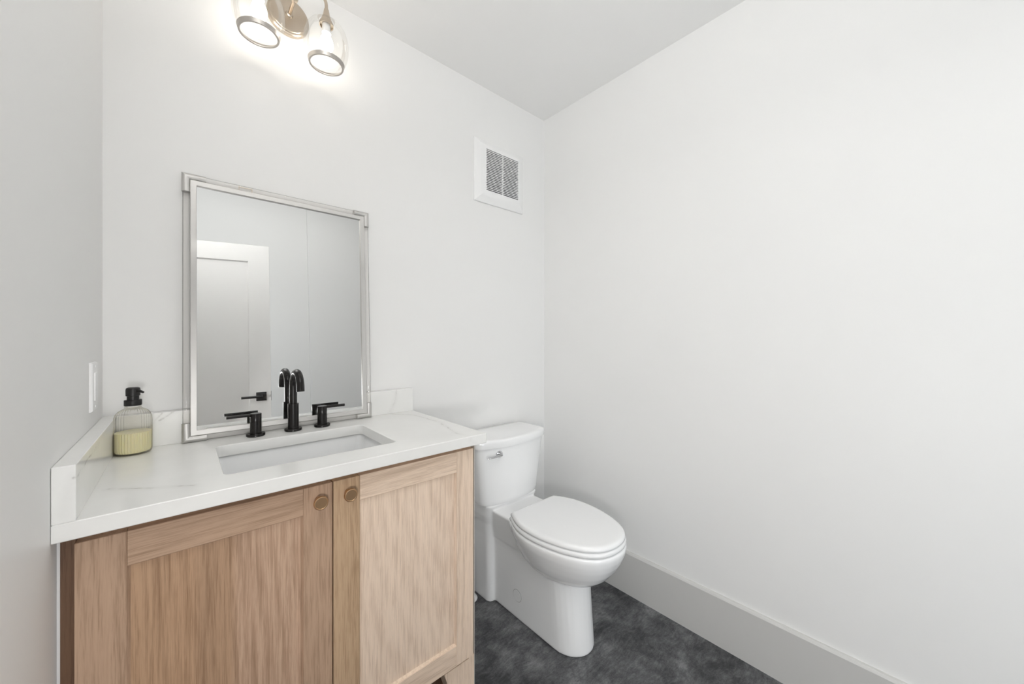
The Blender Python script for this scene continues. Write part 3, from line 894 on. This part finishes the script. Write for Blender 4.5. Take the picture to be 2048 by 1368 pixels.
loft(bm, [tank_loop(z, hw, fc, fs, -0.022) for z, hw, fc, fs in (
    (0.4490, 0.160, -0.213, -0.178), (0.4505, 0.1660, -0.219, -0.183), (0.456, 0.1685, -0.2215, -0.185), (0.47, 0.1705, -0.2225, -0.1855), (0.52, 0.176, -0.226, -0.187), (0.60, 0.186, -0.231, -0.190), (0.68, 0.197, -0.236, -0.193), (0.7085, 0.200, -0.2375, -0.194))])
finish('tank', bm, M_PORC, tt, smooth=35)
bm = bmesh.new()
loft(bm, [tank_loop(z, 0.2100, -0.2440, -0.198, -0.018, off=o) for z, o in ((0.7090, -0.004), (0.7095, 0.0), (0.716, 0.002), (0.732, 0.002), (0.7385, 0.0005), (0.7425, -0.003), (0.7445, -0.009), (0.7455, -0.020))])
finish('tank_lid', bm, M_PORC, tt, smooth=35)
# flush lever
bm = bmesh.new()
lx, ly, lz = TX - 0.108, -0.2258, 0.680
nx, ny = -0.23, -0.973
def lp(a, b, c): return (lx + a * 0.973 + b * nx, ly - a * 0.23 + b * ny, lz + c)   # a along x, b outward
ring = []
for r, o in ((0.0150, -0.002), (0.0150, 0.003), (0.0140, 0.0050), (0.0100, 0.0062), (0.0003, 0.0066)):
    ring.append([lp(r * math.cos(2 * PI * k / 32), o, r * math.sin(2 * PI * k / 32)) for k in range(32)])
loft(bm, ring)
fl = finish('flush_lever', bm, M_CHROME, tt, smooth=35)
fl['label'] = 'chrome flush lever'
bm = bmesh.new()
tube(bm, [lp(0, 0.004, 0), lp(0, 0.018, 0)], [0.0075, 0.0065], 20)
loops = []
for a, r1, r2, dz in ((0.008, 0.002, 0.003, 0), (0.004, 0.0060, 0.0065, 0), (-0.010, 0.0050, 0.0060, -0.0015), (-0.030, 0.0040, 0.0065, -0.0045), (-0.048, 0.0032, 0.0060, -0.0065), (-0.060, 0.0024, 0.0040, -0.0070), (-0.064, 0.0008, 0.0012, -0.0070)):
    loops.append([lp(a, 0.017 + r2 * math.cos(2 * PI * k / 20), dz + r1 * math.sin(2 * PI * k / 20)) for k in range(20)])
loft(bm, loops)
finish('lever_arm', bm, M_CHROME, fl, smooth=40)

# ------------------------------------------------------------------ water supply valve between cabinet and toilet
vx, vy = 0.985, -0.085
t = thing('supply_valve', (vx, vy, 0), 'white floor-mounted water supply pipe and valve beside the toilet base', 'water valve')
bm = bmesh.new(); lathe(bm, (vx, vy, 0), [(0.033, 0), (0.0335, 0.003), (0.030, 0.010), (0.020, 0.016), (0.012, 0.019), (0.009, 0.021)], 40, cap0=True, cap1=True)
finish('flange', bm, M_PLASTIC, t, smooth=35)
bm = bmesh.new(); tube(bm, [(vx, vy, 0.018), (vx, vy, 0.125)], 0.0075, 18)
finish('pipe', bm, M_PLASTIC, t, smooth=35)
bm = bmesh.new()
tube(bm, [(vx, vy, 0.115), (vx, vy, 0.150)], 0.011, 20)
tube(bm, [(vx, vy, 0.134), (vx - 0.020, vy - 0.004, 0.134)], 0.006, 16)
lathe(bm, (vx - 0.026, vy - 0.005, 0.134), [(0.004, 0.007), (0.013, 0.005), (0.014, 0), (0.013, -0.005), (0.004, -0.007)], 20, 'x', cap0=True, cap1=True)
finish('valve_body', bm, M_CHROME, t, smooth=40)
bm = bmesh.new(); tube(bm, spline([(vx, vy, 0.148), (vx + 0.002, vy, 0.22), (vx + 0.02, vy + 0.005, 0.32), (vx + 0.03, vy + 0.005, 0.40), (vx + 0.035, vy, 0.448)], 8), 0.0045, 14)
finish('supply_hose', bm, M_SILVER, t, smooth=40)
